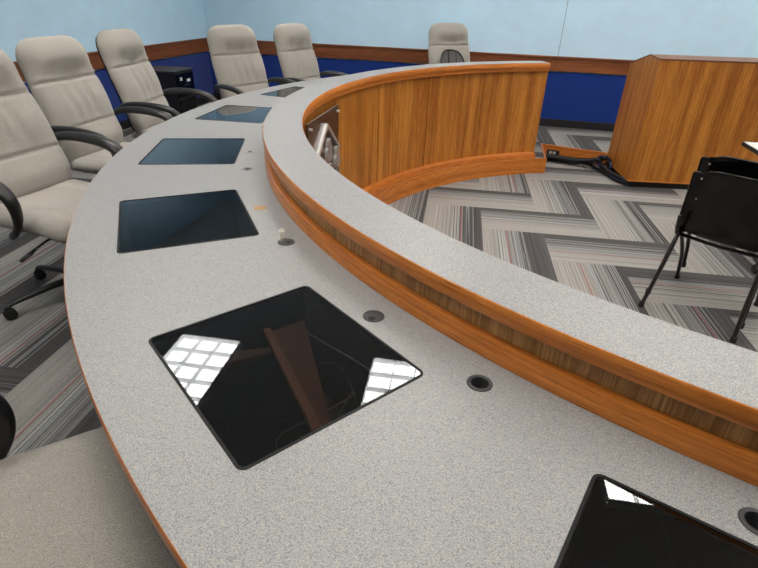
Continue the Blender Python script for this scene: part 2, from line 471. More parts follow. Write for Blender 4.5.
bm = bmesh.new(); add_box(bm, (RW / 2, -0.010, ZP + 0.045), (RW, 0.02, 0.09), RM, 0.004); struct(obj('baseboard_back', bm, COVE))
bm = bmesh.new(); add_box(bm, (0.010, -RD / 2, ZP + 0.045), (0.02, RD, 0.09), RM, 0.004); struct(obj('baseboard_left', bm, COVE))

# raised dais that the desk stands on: carpet top, oak riser
P2 = (1.76, 5.79); PA = (2.37, 5.487)
dv = Vector((PA[0] - P2[0], PA[1] - P2[1])).normalized()
def hit_right(p, d):
    # walk along d until the right wall (local x = RW)
    t = (RW - (Vector((p[0] - KX, p[1] - KY, 0)).dot(ex))) / (d.x * ex.x + d.y * ex.y)
    return (p[0] + d.x * t, p[1] + d.y * t)
dirx = Vector((math.cos(AW), math.sin(AW)))
E1 = hit_right(PA, dirx)
arc = [pol(RR, THD + (TH1 - THD) * i / 120) for i in range(121)]
near = pol(3.0, TH1); E2 = hit_right(near, dirx)
poly = [E1, PA, P2] + arc + [near, E2, wpt(RW, RD), wpt(0, RD), wpt(0, 0), wpt(RW, 0)]
def filled(bm, outer, holes, z):
    pts = list(outer); edges = [(i, (i + 1) % len(outer)) for i in range(len(outer))]
    for h in holes:
        b0 = len(pts); pts += h; edges += [(b0 + i, b0 + (i + 1) % len(h)) for i in range(len(h))]
    co, ed, fa, *_ = delaunay_2d_cdt([Vector(p) for p in pts], edges, [], 1, 1e-6)
    def inside(p, poly_):
        c = False; n = len(poly_)
        for i in range(n):
            x1, y1 = poly_[i]; x2, y2 = poly_[i - 1]
            if (y1 > p[1]) != (y2 > p[1]) and p[0] < (x2 - x1) * (p[1] - y1) / (y2 - y1) + x1: c = not c
        return c
    V = {}
    for f in fa:
        g = (sum(co[i][0] for i in f) / len(f), sum(co[i][1] for i in f) / len(f))
        if not inside(g, outer) or any(inside(g, h) for h in holes): continue
        for i in f:
            if i not in V: V[i] = bm.verts.new((co[i][0], co[i][1], z))
        ff = bm.faces.new([V[i] for i in f])
        ff.normal_update()
        if ff.normal.z < 0: ff.normal_flip()
def skirt(bm, loop, z0, z1):
    n = len(loop)
    a = [bm.verts.new((*p, z0)) for p in loop]; b_ = [bm.verts.new((*p, z1)) for p in loop]
    for i in range(n): bm.faces.new((a[i], a[(i + 1) % n], b_[(i + 1) % n], b_[i]))
bm = bmesh.new(); filled(bm, poly, [], ZP); filled(bm, poly, [], 0.002); skirt(bm, poly, 0.002, ZP)
bmesh.ops.remove_doubles(bm, verts=bm.verts, dist=1e-5)
struct(obj('floor_dais', bm, CARPD))
bm = bmesh.new()
arc_sweep(bm, [(RR - 0.018, 0.001), (RR + 0.001, 0.001), (RR + 0.001, ZP + 0.002), (RR - 0.018, ZP + 0.002)], THD, TH1, 150)
struct(obj('trim_6', bm, OAK_U))
def riser(a, b_, name):
    d = Vector((b_[0] - a[0], b_[1] - a[1])); ln = d.length; bm = bmesh.new()
    add_box(bm, (ln / 2, -0.008, ZP / 2 + 0.001), (ln, 0.018, ZP + 0.002), Matrix.Translation((*a, 0)) @ rot(math.atan2(d.y, d.x)))
    struct(obj(name, bm, OAK_U))
riser(P2, PA, 'trim_7'); riser(PA, E1, 'trim_8')
a0_ = pol(RR, THD)
riser(P2, a0_, 'trim_9')

# ------------------------------------------------------------------ ceiling lamps
AL = R(-8.5)
le = Vector((math.cos(AL), math.sin(AL))); ln_ = Vector((-math.sin(AL), math.cos(AL)))
P0 = Vector((-0.04, 3.75))
lamp = empty('ceiling_light')
bm = bmesh.new()
ring_prism(bm, rrect(0.305, 0.61, 0.004, 1), rrect(0.288, 0.593, 0.004, 1), -0.012, 0.0)
obj('lamp_frame', bm, LOUV, lamp)
bm = bmesh.new(); add_box(bm, (0, 0, -0.0015), (0.57, 1.18, 0.003)); obj('diffuser', bm, LAMPM, lamp)
bm = bmesh.new()
def blade(bm, p, q, n=8):
    for i in range(n):
        a = Vector(p).lerp(Vector(q), i / n); b_ = Vector(p).lerp(Vector(q), (i + 1) / n)
        d = (b_ - a).normalized(); s_ = Vector((-d.y, d.x, 0))
        lo_, hi_ = -0.055, -0.012
        ws = ((0.006, hi_), (0.0035, (lo_ + hi_) / 2), (0.0008, lo_))
        prev = None
        for wd, z in ws:
            cur = [bm.verts.new((a.x + s_.x * wd * sg, a.y + s_.y * wd * sg, z)) for sg in (-1, 1)] + [bm.verts.new((b_.x + s_.x * wd * sg, b_.y + s_.y * wd * sg, z)) for sg in (-1, 1)]
            if prev:
                bm.faces.new((prev[0], prev[2], cur[2], cur[0])); bm.faces.new((prev[1], prev[3], cur[3], cur[1]))
            prev = cur
for i in range(0, 4):
    x = -0.285 + 0.57 * i / 3; blade(bm, (x, -0.59, 0), (x, 0.59, 0))
for i in range(0, 7):
    y = -0.59 + 1.18 * i / 6; blade(bm, (-0.285, y, 0), (0.285, y, 0))
obj('louvre_grid', bm, LOUV, lamp)
first = True
names_c = ['second', 'third', 'fourth', 'fifth', 'sixth']
for row in range(-1, 2):
    for k in range(-1, 4):
        c = P0 + le * ((1.77 if k > 0 else 1.83) * k + 0.305) - ln_ * (2.44 * row + 0.61)
        rel = Vector((c.x - KX, c.y - KY, 0)); a, d = rel.dot(ex), rel.dot(en)
        if not (0.5 < a < RW - 0.5 and 0.8 < d < RD - 0.8): continue
        o = lamp if first else copy_tree(lamp)
        first = False
        o.location = (c.x, c.y, ZC - 0.001); o.rotation_euler = (0, 0, AL)
        tag(o, 'recessed fluorescent ceiling light with white louvres, above the frame of the photo', 'ceiling light', 'recessed ceiling lights')

# ------------------------------------------------------------------ the curved desk
desk = tag(empty('curved_council_desk', (0, 0, ZP)), 'long curved oak dais desk with grey speckled worktop and raised grey ledge', 'desk')
def dobj(name, bm, m, parent=None, smooth=None):
    """desk part: world coordinates in bm, parented to the desk empty"""
    bmesh.ops.translate(bm, vec=(0, 0, -ZP), verts=bm.verts)
    return obj(name, bm, m, parent or desk, smooth)
GW, GH, GR = 0.4455 / 2, 0.4000 / 2, 0.016
GT = [235.9, 219.8, 203.5, 187.6, 171.4, 155.6]
def station_xy(deg, x, y, r0=RG + 0.3874 / 2):
    """x radial outwards from the middle of the window, y tangential"""
    t = R(deg); r_ = r0 + x
    return (CX + math.cos(t) * r_ - math.sin(t) * y, CY + math.sin(t) * r_ + math.cos(t) * y)
GROM = [('open', -133.82), ('cap', -140.3), ('plug', -150.26), ('bare', -156.6), ('small', -166.25), ('small', -171.78), ('cap', 177.65), ('open', -124.15)]
holes = []
for d in GT: holes.append([station_xy(d, x, y) for x, y in rrect(GH, GW, GR)])
for k_, d in GROM:
    c = pol(2.746, R(d)); rr_ = 0.0195 if k_ != 'bare' else 0.022
    holes.append([(c[0] + rr_ * math.cos(2 * PI * i / 20), c[1] + rr_ * math.sin(2 * PI * i / 20)) for i in range(20)])
RIN = 2.60
nA = 260
out = [pol(RO - 0.002, TH0 + (TH1 - TH0) * i / nA) for i in range(nA + 1)] + [pol(RIN, TH1 + (TH0 - TH1) * i / nA) for i in range(nA + 1)]
bm = bmesh.new(); filled(bm, out, holes, ZD); filled(bm, out, holes, ZD - 0.032)
skirt(bm, out, ZD - 0.032, ZD)
for h in holes: skirt(bm, h, ZD - 0.032, ZD)
bmesh.ops.remove_doubles(bm, verts=bm.verts, dist=1e-5)
dobj('worktop', bm, LAM)
bm = bmesh.new()
arc_sweep(bm, [(RO - 0.005, ZD - 0.036), (RO - 0.001, ZD - 0.036), (RO + 0.0005, ZD - 0.03), (RO + 0.0005, ZD - 0.003), (RO - 0.001, ZD - 0.0004), (RO - 0.005, ZD - 0.0004)], TH0, TH1, 220)
dobj('worktop_edge', bm, OAK_U, smooth=40)
# raised ledge
bm = bmesh.new()
arc_sweep(bm, [(RLI - 0.0015, ZL - 0.03), (RLO + 0.001, ZL - 0.03), (RLO + 0.001, ZL), (RLI - 0.0015, ZL)], TH0 + 0.002, TH1, 220)
dobj('ledge_top', bm, LAM)
bm = bmesh.new()
arc_sweep(bm, [(RLO + 0.001, ZL - 0.037), (RLO + 0.003, ZL - 0.037), (RLO + 0.0045, ZL - 0.033), (RLO + 0.0045, ZL - 0.004), (RLO + 0.0025, ZL - 0.0005), (RLO + 0.001, ZL - 0.0005)], TH0, TH1, 220)
dobj('ledge_edge', bm, OAK_U, smooth=40)
bm = bmesh.new()
arc_sweep(bm, [(RLI - 0.0015, ZL - 0.04), (RLI - 0.003, ZL - 0.04), (RLI - 0.004, ZL - 0.034), (RLI - 0.004, ZL - 0.004), (RLI - 0.0025, ZL - 0.0005), (RLI - 0.0015, ZL - 0.0005)], TH0, TH1, 220)
dobj('ledge_edge', bm, OAK_U, smooth=40)
bm = bmesh.new()   # stepped moulding under the inner edge
arc_sweep(bm, [(RLI + 0.052, ZL - 0.075), (RLI + 0.018, ZL - 0.075), (RLI + 0.012, ZL - 0.068), (RLI + 0.012, ZL - 0.04), (RLI + 0.052, ZL - 0.04)], TH0, TH1, 200)
dobj('ledge_moulding', bm, OAK_U, smooth=40)
bm = bmesh.new()
arc_sweep(bm, [(2.60, ZD), (2.652, ZD), (2.652, ZL - 0.034), (2.60, ZL - 0.034)], TH0, TH1, 200)
dobj('ledge_riser', bm, VEN_V)
bm = bmesh.new()
arc_sweep(bm, [(2.65, ZD + 0.0005), (2.6715, ZD + 0.0005), (2.6715, ZD + 0.042), (2.668, ZD + 0.048), (2.661, ZD + 0.050), (2.65, ZD + 0.050)], TH0, TH1, 220)
dobj('desk_moulding', bm, OAK_U, smooth=40)
# inner front in facets of veneer with thin dark joints
FR = 2.55
seams = [103.45, 118.2, 132.8, 147.4, 161.9, 176.5, 191.1, 205.7, 220.3, 234.9, 257.0]
for i, (a, b_) in enumerate(zip(seams[:-1], seams[1:])):
    bm = bmesh.new()
    arc_sweep(bm, [(FR, ZP + 0.02), (FR + 0.02, ZP + 0.02), (FR + 0.02, ZL - 0.05), (FR, ZL - 0.05)], R(a) + (0.0014 if i else 0), R(b_) - 0.0014, 18, uoff=i * 3.7)
    dobj('front_panel', bm, OAK_V)
bm = bmesh.new()
arc_sweep(bm, [(FR + 0.02, ZP + 0.0), (FR + 0.05, ZP + 0.0), (FR + 0.05, ZD), (FR + 0.02, ZD)], TH0 + 0.002, TH1, 150)
dobj('inner_frame', bm, BROWNB)
bm = bmesh.new()
arc_sweep(bm, [(FR, ZP + 0.0035), (RR + 0.004, ZP + 0.0035), (RR + 0.004, ZP + 0.034), (RR + 0.010, ZP + 0.043), (RR + 0.024, ZP + 0.047), (FR, ZP + 0.047)], TH0, TH1, 200)
dobj('base_trim', bm, OAK_U, smooth=40)
# end panel closing the far end
Mx = Matrix.Translation((*pol(0, 0), 0)) @ rot(TH0)
bm = bmesh.new()
add_box(bm, (2.602, 0.010, (ZP + ZL - 0.04) / 2 + 0.002), (0.10, 0.02, ZL - 0.04 - ZP - 0.004), Mx @ Matrix.Translation((0, -0.022, 0)), 0.002)
dobj('end_panel', bm, OAK_V)
bm = bmesh.new(); add_box(bm, (2.97, -0.012, (ZP + ZD - 0.036) / 2), (0.62, 0.02, ZD - 0.036 - ZP), Mx)
dobj('support_panel', bm, OAK_V)
for d in (133, 147.5, 163.5, 179.5, 195.5, 211.6, 227.8, 245):
    bm = bmesh.new(); add_box(bm, (2.86, 0, (ZP + ZD - 0.032) / 2), (0.50, 0.022, ZD - 0.032 - ZP - 0.002), Matrix.Translation((CX, CY, 0)) @ rot(R(d)))
    dobj('support_panel', bm, VEN_V)

# ------------------------------------------------------------------ windows over the sunken monitors
win = empty('monitor_window')
bm = bmesh.new(); ring_prism(bm, rrect(GH - 0.0005, GW - 0.0005, GR), rrect(GH - 0.006, GW - 0.006, GR - 0.005), -0.010, 0.0012)
obj('frame', bm, plain('matte_black_bezel', (0.006, 0.006, 0.006), 0.55, 0, 0.25), win)
bm = bmesh.new()
o_ = rrect(GH - 0.0057, GW - 0.0057, GR - 0.0047)
f_ = bm.faces.new([bm.verts.new((*p, 0.0)) for p in o_])
r_ = bmesh.ops.extrude_face_region(bm, geom=[f_])
bmesh.ops.translate(bm, vec=(0, 0, -0.005), verts=[v for v in r_['geom'] if isinstance(v, bmesh.types.BMVert)])
obj('glass_pane', bm, GLASS, win)
# the well under the glass: open box with a sloping brown back board
bm = bmesh.new()
HX, HY, DZ = GH - 0.002, GW - 0.002, 0.30
ring_prism(bm, rrect(HX, HY, GR), rrect(HX - 0.006, HY - 0.006, GR - 0.006), -DZ, -0.012)
add_prism(bm, rrect(HX, HY, GR), -DZ - 0.006, -DZ)
obj('well', bm, CAVK, win)
wl = {235.9: 'dark glass monitor window in the worktop nearest the camera, cut by the lower right edge',
      219.8: 'large dark glass monitor window showing cables and two ceiling light reflections',
      203.5: 'blue-black monitor window next beyond the large one that reflects ceiling lights',
      187.6: 'blue-grey monitor window level with the open round hole, fourth from the camera',
      171.4: 'blue-reflecting monitor window second from the far end, touching the ledge',
      155.6: 'farthest small monitor window, partly hidden by the raised ledge'}
wins = {}
for i, d in enumerate(GT):
    o = win if i == 0 else copy_tree(win)
    x, y = station_xy(d, 0, 0)
    o.location = (x, y, ZD); o.rotation_euler = (0, 0, R(d))
    tag(o, wl[d], 'monitor window', 'monitor windows let into the worktop')
    wins[d] = o
# bare brown boards under the big window
def gp(s_, t_): return (-GH + 2 * GH * s_, -GW + 2 * GW * t_)
def wellboard(pts_, z0, z1, m_):
    bm = bmesh.new(); add_prism(bm, pts_, z0, z1); obj('well_board', bm, m_, wins[219.8])
wellboard([gp(.35, .10), gp(.10, .10), gp(.50, .92), gp(.60, .95)], -0.075, -0.065, CAV)
wellboard([gp(.38, .10), gp(.34, .11), gp(.56, .97), gp(.61, .97)], -0.065, -0.050, plain('lit_brown_board_edge', (0.30, 0.14, 0.07), 0.7))  # lit edge of the board, its light painted in as paler brown
wellboard([gp(.70, .05), gp(.70, .16), gp(.34, .24), gp(.34, .20)], -0.09, -0.08, CAV)
# loose wires inside the big window's well
for pts_, m_, r_ in (([(-.10, .02, -.28), (-.13, .06, -.12), (-.10, .13, -.06), (-.02, .10, -.10), (.05, .04, -.16), (.02, -.02, -.28)], CABLEG, .0014),
                     ([(-.08, .05, -.28), (-.12, .10, -.15), (-.07, .15, -.08), (.0, .13, -.20), (.0, .1, -.29)], CABLEG, .0012),
                     ([(-.16, .16, -.05), (-.17, .05, -.07), (-.14, -.06, -.06), (-.16, -.17, -.10)], CABLEG, .0022),
                     ([(-.15, .10, -.28), (-.165, .0, -.10), (-.12, -.08, -.12), (-.02, -.10, -.29)], CABLE, .0035)):
    bm = bmesh.new(); add_tube(bm, smooth_path(pts_, 3), r_, n=6); obj('wire', bm, m_, wins[219.8], True)

# ------------------------------------------------------------------ grommets
gl = ['open round black cable grommet with dark hole, beside the largest monitor window',
      'closed grey round grommet cap with small notch at the largest window\'s corner',
      'dark round grommet with a white plug standing in it',
      'bare tan patch where a grommet is missing, right of the blue-black window',
      'small dark cable hole with a smudge around it, beyond the tan patch',
      'small flat grey grommet ring just beyond the smudged cable hole',
      'dark grommet farthest from the camera, at the foot of the ledge',
      'black grommet at the right edge beside the cut-off monitor window']
for (k_, d), lb in zip(GROM, gl):
    c = pol(2.746, R(d)); g = empty('cable_grommet', (c[0], c[1], ZD), R(d))
    tag(g, lb, 'cable grommet', 'cable grommets along the worktop')
    if k_ == 'bare':
        g.name = 'grommet_patch'
        bm = bmesh.new(); add_lathe(bm, [(0, -0.01), (0.0215, -0.01), (0.0215, 0.0002), (0, 0.0002)], 24); obj('patch', bm, TAN, g); continue
    ro = 0.0255
    if k_ == 'open':
        bm = bmesh.new(); add_lathe(bm, [(0.0165, -0.03), (0.019, -0.03), (0.019, 0.0003), (ro, 0.0003), (ro - 0.001, 0.002), (0.0195, 0.003), (0.0175, 0.002), (0.0165, -0.002), (0.0165, -0.03)], 36); obj('rim', bm, GREYP, g, 40)
        bm = bmesh.new(); add_lathe(bm, [(0, -0.030), (0.0165, -0.030), (0.0165, -0.026), (0, -0.026)], 24); obj('liner', bm, CAVK, g)
    elif k_ == 'small':
        m_ = LAM if d < -170 else plain('smudge_grey', (0.17, 0.17, 0.175), 0.5)
        bm = bmesh.new(); add_lathe(bm, [(0.010, -0.01), (0.019, -0.01), (0.019, 0.0003), (ro - .003, 0.0003), (ro - .004, 0.0015), (0.011, 0.0015), (0.010, 0.0003), (0.010, -0.01)], 36); obj('rim', bm, GREYF if d < -170 else m_, g, 40)
        bm = bmesh.new(); add_lathe(bm, [(0, -0.012), (0.0105, -0.012), (0.0105, -0.003), (0, -0.003)], 20); obj('liner', bm, CAVK, g)
    else:
        bm = bmesh.new(); add_lathe(bm, [(0, -0.004), (0.018, -0.01), (0.019, 0.0003), (ro, 0.0003), (ro - 0.001, 0.002), (0.021, 0.003), (0, 0.0028)], 36); obj('rim', bm, GREYP, g, 40)
        bm = bmesh.new(); add_lathe(bm, [(0, 0.0026), (0.0085, 0.0026), (0.0085, 0.0034), (0, 0.0034)], 16, (0.012 if k_ == 'cap' else -0.004, 0.008, 0)); obj('notch', bm, CAVK, g)
    if k_ == 'plug':
        g2 = tag(empty('cable_plug', (c[0] - 0.011, c[1] + 0.002, ZD + 0.0034)), 'small ivory cable plug sticking up from the dark grommet', 'cable plug')
        bm = bmesh.new(); add_lathe(bm, [(0, 0), (0.0045, 0), (0.0045, 0.008), (0.0075, 0.010), (0.0085, 0.034), (0, 0.034)], 14); obj('plug_body', bm, IVORY, g2, 40)
        bm = bmesh.new(); add_box(bm, (0, 0, 0.0365), (0.011, 0.008, 0.005), None, 0.001); obj('plug_tip', bm, WHITE, g2)

# ------------------------------------------------------------------ sign board on the inner front
q0 = Vector((*pol(FR - 0.012, R(161.9)), 0)); q1 = Vector((*pol(FR - 0.012, R(176.3)), 0))
dd = (q1 - q0); sl = dd.length
SM = Matrix.Translation(q0) @ rot(math.atan2(dd.y, dd.x))    # x along board, local +y towards the open floor
sign = tag(empty('emblem_board', q0, math.atan2(dd.y, dd.x)), 'dark brown board with silver emblem fixed to the curved oak front', 'sign board')
BZ0, BZ1 = 0.27, 0.905
bm = bmesh.new(); add_box(bm, (sl / 2, 0.0, (BZ0 + BZ1) / 2), (sl, 0.008, BZ1 - BZ0), None, 0.0015); obj('board', bm, BROWNB, sign)
bm = bmesh.new(); add_box(bm, (sl / 2, 0.0, BZ1 + 0.0012), (sl, 0.009, 0.0024)); obj('board_edge', bm, plain('pale_cut_edge', (0.40, 0.35, 0.31), 0.5), sign)
MX = Matrix.Rotation(PI / 2, 4, 'X')
def plate(name, pts, th, m_, parent, y0=0.004):
    bm = bmesh.new()
    # (x, z) outline standing proud of the board by th, towards +y
    fs = add_prism(bm, pts, -(y0 + th), -y0, MX)
    return obj(name, bm, m_, parent)
for x in (0.035, sl - 0.035):
    for z in (BZ0 + 0.04, BZ1 - 0.035):
        bm = bmesh.new(); add_lathe(bm, [(0, 0.002), (0.009, 0.002), (0.009, 0.02), (0.007, 0.022), (0, 0.022)], 16, (0, 0, 0), Matrix.Translation((x, 0.0, z)) @ Matrix.Rotation(-PI / 2, 4, 'X'))
        obj('standoff', bm, SILV, sign, 40)
def bar(p, q, wd):
    d = Vector((q[0] - p[0], q[1] - p[1])).normalized(); s_ = Vector((-d.y, d.x)) * wd / 2
    return [(p[0] + s_.x, p[1] + s_.y), (q[0] + s_.x, q[1] + s_.y), (q[0] - s_.x, q[1] - s_.y), (p[0] - s_.x, p[1] - s_.y)]
SX, SZ = 0.30, 0.835
plate('emblem_bar', bar((SX, SZ), (0.62, 0.60), 0.026), 0.018, SILV, sign)
plate('emblem_bar', bar((SX, SZ), (0.03, 0.635), 0.026), 0.018, GREYF, sign)
def clover(cx_, cz_, s_, ph):
    out_ = []
    for i in range(48):
        a = 2 * PI * i / 48; r_ = s_ * (0.62 + 0.38 * abs(math.cos(1.5 * (a - ph))))
        out_.append((cx_ + r_ * math.cos(a) * 0.62, cz_ + r_ * math.sin(a)))
    return out_
for cx_, cz_, s_, ph in ((0.275, 0.665, 0.085, PI / 2), (0.255, 0.525, 0.075, -PI / 2), (0.09, 0.575, 0.085, PI / 2), (0.09, 0.44, 0.075, -PI / 2), (0.44, 0.55, 0.085, PI / 2)):
    e_ = plate('emblem_shape', clover(cx_, cz_, s_, ph), 0.020, SILV, sign)
    plate('emblem_face', clover(cx_, cz_, s_ * 0.99, ph), 0.002, GREYF, e_, 0.024)

# ------------------------------------------------------------------ swivel chair
def pillow(bm, w_, b0, b1, thick, front, nx=22, ny=40, xf=lambda a, b: (a, b), pw=4.0, cap=0.10, back=0.35):
    """closed cushion; outline |a|<=w_(b), b0..b1, thickness swells from the rim"""
    rows = []
    for j in range(ny + 1):
        s_ = j / ny; s2 = 0.5 - 0.5 * math.cos(PI * s_); b = b0 + (b1 - b0) * s2
        rows.append((b, s2))
    def build(sign_):
        g = []
        for b, s2 in rows:
            row = []
            for i in range(nx + 1):
                q = -1 + 2 * i / nx; q2 = math.sin(q * PI / 2)
                a = q2 * w_(b)
                e = max(0.0, (1 - abs(q2) ** pw)) ** 0.5
                eb = 1.0
                if s2 < cap: eb = max(0.0, 1 - (1 - s2 / cap) ** 2) ** 0.5
                if s2 > 1 - cap: eb = max(0.0, 1 - ((s2 - 1 + cap) / cap) ** 2) ** 0.5
                t = thick * e * eb
                if sign_ > 0: t = t + front(a / max(1e-6, w_(b)), b) * e * eb
                else: t = -t * back
                row.append((a, b, t))
            g.append(row)
        return g
    A, B = build(1), build(-1)
    VA = [[bm.verts.new(xf(*p)) for p in r_] for r_ in A]
    VB = [[VA[j][i] if (i in (0, nx) or j in (0, ny)) else bm.verts.new(xf(*B[j][i])) for i in range(nx + 1)] for j in range(ny + 1)]
    for V, fl in ((VA, False), (VB, True)):
        for j in range(ny):
            for i in range(nx):
                q = [V[j][i], V[j][i + 1], V[j + 1][i + 1], V[j + 1][i]]
                if len(set(q)) == 4: bm.faces.new(q[::-1] if fl else q)
def make_chair(lift=0.0, REC=0.302):
    root = empty('swivel_chair')
    # backrest
    HB = 0.725
    def wb(b):
        if b < 0.10: w0 = 0.245 + 0.027 * b / 0.10
        elif b < 0.42: w0 = 0.272
        else: w0 = 0.272 - 0.016 * min(1, (b - 0.42) / 0.12)
        if b > HB - 0.15:
            k = (b - (HB - 0.15)) / 0.15; w0 *= max(0.02, 1 - k ** 2.6) ** 0.5 * 0.55 + 0.45
        return w0
    def gv(x, c, s_): return math.exp(-((x - c) / s_) ** 2)
    def fb(a, b):
        f = -0.024 * gv(b, 0.472, 0.008) - 0.018 * gv(b, 0.206, 0.008)
        f += 0.046 * gv(b, 0.60, 0.115)         # head pillow
        f -= 0.040 * gv(a, 0.0, 0.50) ** 1.0 * gv(b, 0.500, 0.055) * (1.0 if b > 0.472 else gv(b, 0.472, 0.015))
        f -= 0.010 * gv(abs(a), 0.5, 0.12) * gv(b, 0.53, 0.05)           # dished middle of the pillow
        f += 0.020 * gv(b, 0.34, 0.10) + 0.026 * gv(b, 0.10, 0.08)
        if 0.206 < b < 0.472:
            env = math.sin(PI * (b - 0.206) / 0.266)
            for c_ in (-0.32, -0.02, 0.28): f -= 0.018 * env * gv(a, c_ + 0.07 * math.sin(9 * b), 0.055)
        f += 0.020 * max(0, abs(a) - 0.62) * (b < 0.5)
        return f
    def xb(a, b, t):
        x = -0.20 - b * math.sin(REC) + 0.035 * math.sin(PI * min(1, b / 0.55)) * 0.5 + 0.03 * (b / HB) ** 2
        z = 0.43 + b * math.cos(REC)
        return (x + t * math.cos(REC), a, z + t * math.sin(REC))
    bm = bmesh.new(); pillow(bm, wb, 0.0, HB, 0.052, fb, 34, 130, xb, 3.6, 0.06, 0.6)
    obj('backrest', bm, FAB, root, True)
    def xs(a, b, t):
        p = Vector(xb(a, b, t)); p.x -= 0.028 * math.cos(REC); p.z -= 0.028 * math.sin(REC); return p
    bm = bmesh.new(); pillow(bm, lambda b: wb(b) - 0.022, 0.0, HB - 0.03, 0.006, lambda a, b: 0, 20, 40, xs, 6.0, 0.05, 2.4)
    obj('back_shell', bm, BLKS, root, True)
    # seat
    def wsq(b):
        k = 0.27
        if b > 0.20: k *= (max(0.02, 1 - ((b - 0.20) / 0.10) ** 2.6)) ** 0.35 * 0.45 + 0.55
        if b < -0.18: k *= 0.94
        return k
    def fs_(a, b): return 0.012 * (abs(a) ** 2) + 0.014 * gv(b, 0.20, 0.09) - 0.010 * gv(b, -0.02, 0.12) - 0.004 * gv(abs(a), 0.62, 0.03)
    def xseat(a, b, t):
        return (b, a, 0.425 + t - 0.035 * max(0, (b - 0.12) / 0.18) ** 2)
    bm = bmesh.new(); pillow(bm, wsq, -0.25, 0.30, 0.048, fs_, 28, 44, xseat, 5.0, 0.07, 0.95)
    obj('seat', bm, FAB, root, True)
    bm = bmesh.new(); add_box(bm, (-0.02, 0, 0.372), (0.36, 0.34, 0.022), None, 0.008); obj('seat_pan', bm, BLK, root)
    bm = bmesh.new(); add_box(bm, (-0.03, 0, 0.335), (0.24, 0.13, 0.055), None, 0.012); obj('tilt_mechanism', bm, BLK, root)
    bm = bmesh.new(); add_tube(bm, smooth_path([(-0.10, 0, 0.345), (-0.26, 0, 0.34), (-0.31, 0, 0.40), (-0.36, 0, 0.62)], 2), 0.03, 0.008, 8, upv=(0, 1, 0)); obj('back_bracket', bm, BLK, root, True)
    # arms
    for s_ in (1, -1):
        y = 0.295 * s_
        bm = bmesh.new()
        path = smooth_path([(-0.29, y * 0.90, 0.60), (-0.24, y * 1.0, 0.655), (-0.12, y * 1.06, 0.670), (0.04, y * 1.08, 0.662), (0.15, y * 1.08, 0.635), (0.205, y * 1.06, 0.565), (0.185, y * 1.02, 0.47), (0.10, y * 0.96, 0.385), (0.02, y * 0.80, 0.365), (-0.02, y * 0.5, 0.365)], 3)
        k = len(path)
        rad = [0.75 + 0.42 * math.sin(PI * min(1, max(0, (i / k - 0.05) / 0.62))) ** 0.7 for i in range(k)]
        add_tube(bm, path, 0.030, 0.019, 12, upv=(0, 0, 1), radii=rad)
        obj('armrest', bm, BLK, root, True)
    # column, five-star base
    bm = bmesh.new(); add_lathe(bm, [(0, 0.09), (0.03, 0.09), (0.028, 0.22), (0.018, 0.225), (0.018, 0.33), (0, 0.33)], 20); obj('gas_column', bm, BLK, root, 40)
    base = None
    bm = bmesh.new(); add_lathe(bm, [(0, 0.065), (0.045, 0.065), (0.05, 0.10), (0.04, 0.13), (0, 0.13)], 20)
    for i in range(5):
        a = R(198 + 72 * i); d = Vector((math.cos(a), math.sin(a), 0))
        add_tube(bm, [d * 0.03 + Vector((0, 0, 0.105)), d * 0.15 + Vector((0, 0, 0.10)), d * 0.29 + Vector((0, 0, 0.082)), d * 0.34 + Vector((0, 0, 0.072))], 0.020, 0.015, 10, radii=[1.2, 1.05, 0.85, 0.7])
    base = obj('star_base', bm, BLK, root, 50)
    for i in range(5):
        a = R(198 + 72 * i); d = Vector((math.cos(a), math.sin(a), 0)); c = d * 0.345
        ca = empty_part = bmesh.new()
        for s_ in (-1, 1):
            add_lathe(ca, [(0, -0.008), (0.022, -0.008), (0.027, -0.004), (0.027, 0.004), (0.022, 0.008), (0, 0.008)], 16, (0, 0, 0), Matrix.Translation((c.x + 0.012 * s_ * -d.y, c.y + 0.012 * s_ * d.x, 0.0275)) @ rot(a) @ Matrix.Rotation(PI / 2, 4, 'X'))
        add_box(ca, (c.x, c.y, 0.050), (0.030, 0.020, 0.032), None, 0.005)
        obj('caster', ca, RUB, base, 40)
    bm = bmesh.new()
    add_tube(bm, [(0.08, -0.06, 0.345), (0.09, -0.20, 0.338), (0.095, -0.27, 0.325)], 0.005, n=8)
    add_tube(bm, [(0.095, -0.25, 0.330), (0.098, -0.29, 0.318), (0.10, -0.34, 0.305)], 0.016, 0.006, 10, radii=[0.6, 1, 0.7])
    obj('height_lever', bm, BLK, root, True)
    if lift:                      # gas column raised
        for ch in root.children:
            if not ch.name.startswith('star_base'): ch.location.z += lift
    return root
chair = make_chair()
CH = [  # x, y, yaw deg, z offset, label
    (-0.69, 0.625, 28, 0, 'nearest grey fabric swivel chair, only its seat and arm showing at lower left'),
    (-1.52, 2.31, -19, 0, 'grey swivel chair at the left edge with seat, lever and one caster showing'),
    (-1.67, 3.30, -12.5, 0, 'grey high-back swivel chair, second from left, its broad back crossed by two arms'),
    (-1.60, 4.10, -6, 0, 'grey high-back swivel chair seen narrow from the side, just left of the black cabinet'),
    (-1.10, 4.86, -38, 0, 'grey high-back swivel chair in front of the room corner, right of the black cabinet'),
    (-0.62, 5.41, -30, 0, 'smaller-looking grey swivel chair beyond the farthest monitor window'),
    (0.854, 6.408, -68, 0, 'far grey swivel chair against the back wall with a black mesh lumbar support'),
]
chairs = []
